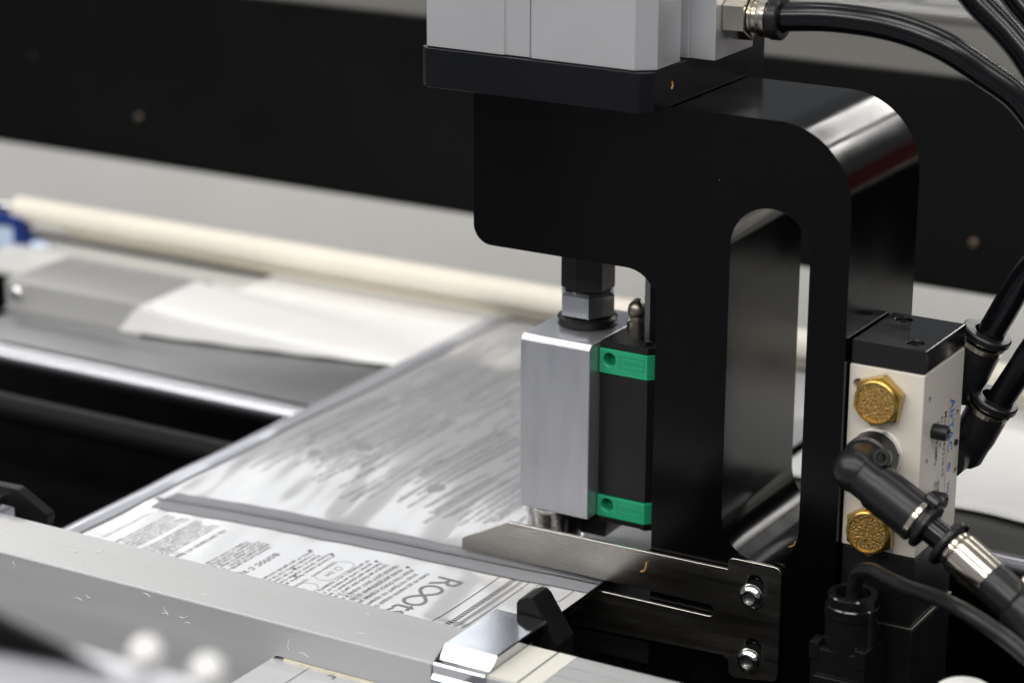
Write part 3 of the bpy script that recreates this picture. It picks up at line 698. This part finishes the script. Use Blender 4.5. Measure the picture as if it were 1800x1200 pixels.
# front elbow fitting
t = thing('elbow_fitting', 'black push-in elbow fitting on the valve front with nickel ring', 'elbow', (103.4, -12, -20))
EX, EZ, EY = 103.4, -6.6, -20.0
obj('thread_ring', ring((EX, 4.0, EZ), (0, -1, 0), 8, 11.0, 0, 1.0, 36, ch=.3), mat('white_sealant', (.75, .73, .69), .4, .1, bump=.6, bscale=700), t)
obj('base_hex', hexa((EX, 3.0, EZ), (0, -1, 0), 11.0, 0, 3.0, .2), CHR, t)
obj('base', lathe((EX, .2, EZ), (0, -1, 0), [(10.4, 0), (10.8, .6), (10.8, 9), (9.8, 10)], 40), RUB, t)
ad = Vector((.885, -.06, -.462)).normalized(); ep = Vector((EX, EY, EZ))
b = lathe((EX, -9.5, EZ), (0, -1, 0), [(9.4, 0), (9.6, 8)]+[(9.6*cos(a*pi/16), 8+2.5+9.6*sin(a*pi/16)) for a in range(0, 8)], 40)
obj('turret', b, RUB, t, ang=60)
obj('arm', lathe(ep, ad, [(8.6, -4), (8.9, 0), (8.9, 9.5), (9.9, 11.5), (10.0, 31)], 40), RUB, t, ang=40)
obj('ear', ring(ep+ad*9+Vector((1.5, 6, 9.5)), (.2, -.9, .35), 2.1, 3.9, 0, 6, 24, ch=.5), RUB, t)
obj('nickel_ring', lathe(ep, ad, [(10.0, 31.1), (10.25, 31.4), (10.25, 33.2), (9.9, 33.6)], 40), NIK, t)
obj('collar_seat', lathe(ep, ad, [(8.6, 33.7), (8.6, 35.2)], 36), RUB, t)
obj('release_collar', ring(ep+ad*35.3, ad, 6.0, 10.3, 0, 2.8, 36, ch=.6), RUB, t)
obj('collar_tab', lathe(ep+ad*34.6+Vector((3.6, 0, 10)), ad, [(2.4, -3), (3.2, -2), (3.2, 3), (2.6, 3.6)], 18), GLS, t)
te = ep+ad*50
tag(obj('air_tube', tube([ep+ad*34, ep+ad*42, te], 5.7, 24, 2), HOS), 'short glossy black tube between the elbow and the chrome coupler', 'tube')
t = thing('hose_coupler', 'chrome sleeved hose coupler at the end of the short tube', 'coupler', tuple(ep+ad*70))
cd = (ad+Vector((.02, -.10, -.04))).normalized()
obj('flange', ring(te-cd*3, cd, 5.75, 10.9, 0, 2.6, 36, ch=.5), RUB, t)
obj('chrome_sleeve', lathe(te-cd*.3, cd, [(7.2, 0), (7.9, .8), (8.1, 2.6), (7.8, 3.2), (8.7, 4.2), (8.8, 5.5), (8.8, 20.5), (8.4, 21)], 40), NIK, t)
obj('coupler_body', lathe(te+cd*20.8, cd, [(8.4, 0), (8.6, 3), (8.6, 13), (10.6, 15), (11.2, 24), (10.6, 60)], 36), RUB, t)
obj('release_lever', lathe(te+cd*36+Vector((1, 0, 8.6)), Vector((.5, -.2, .84)), [(2.0, -2), (2.4, 0), (2.4, 4.6), (1.6, 5.6)], 16), NIK, t)

# rear elbows
for i, (p0, lb) in enumerate((((116.3, 65, 7.5), 'upper black elbow fitting behind the valve carrying a hose'), ((120.2, 65, -21.0), 'lower black elbow fitting behind the valve carrying a hose'))):
    dirv = Vector((.36, 0, .93)).normalized() if i == 0 else Vector((.40, 0, .916)).normalized()
    p0 = Vector(p0); t = thing('rear_elbow', lb, 'elbow', (p0.x, 60, p0.z-8), 'rear elbow fittings')
    obj('port_stub', lathe((p0.x-4, 50.2, p0.z-1), (0, 1, 0), [(8.6, 0), (8.6, 8), (8.0, 16), (5, 22)], 32), RUB, t)
    obj('arm', lathe(p0, dirv, [(6.4, -6), (8.4, -3), (8.6, 4), (9.2, 8), (9.4, 20)], 36), RUB, t)
    obj('nickel_ring', lathe(p0, dirv, [(9.4, 20.1), (9.7, 20.5), (9.7, 22.4), (9.2, 22.8)], 36), NIK, t)
    obj('collar_neck', lathe(p0, dirv, [(7.6, 22.9), (7.6, 24.4)], 30), RUB, t)
    obj('release_collar', ring(p0+dirv*24.5, dirv, 6.05, 11.0, 0, 3.6, 36, ch=.7), RUB, t)

# cable from the connector
tag(obj('signal_cable', tube([(101.4, -11, -70), (101.8, -11.5, -62), (105, -15, -53.4), (112.5, -19, -49.6), (122, -25, -49.0), (134, -33, -47.6), (150, -46, -43), (164.5, -60, -39.0), (180, -68, -40), (196, -76, -43), (225, -88, -54)], 3.3, 20, 10), RUB, ang=60), 'thin black cable curving out of the connector gland', 'cable')

scene.render.engine = 'CYCLES'
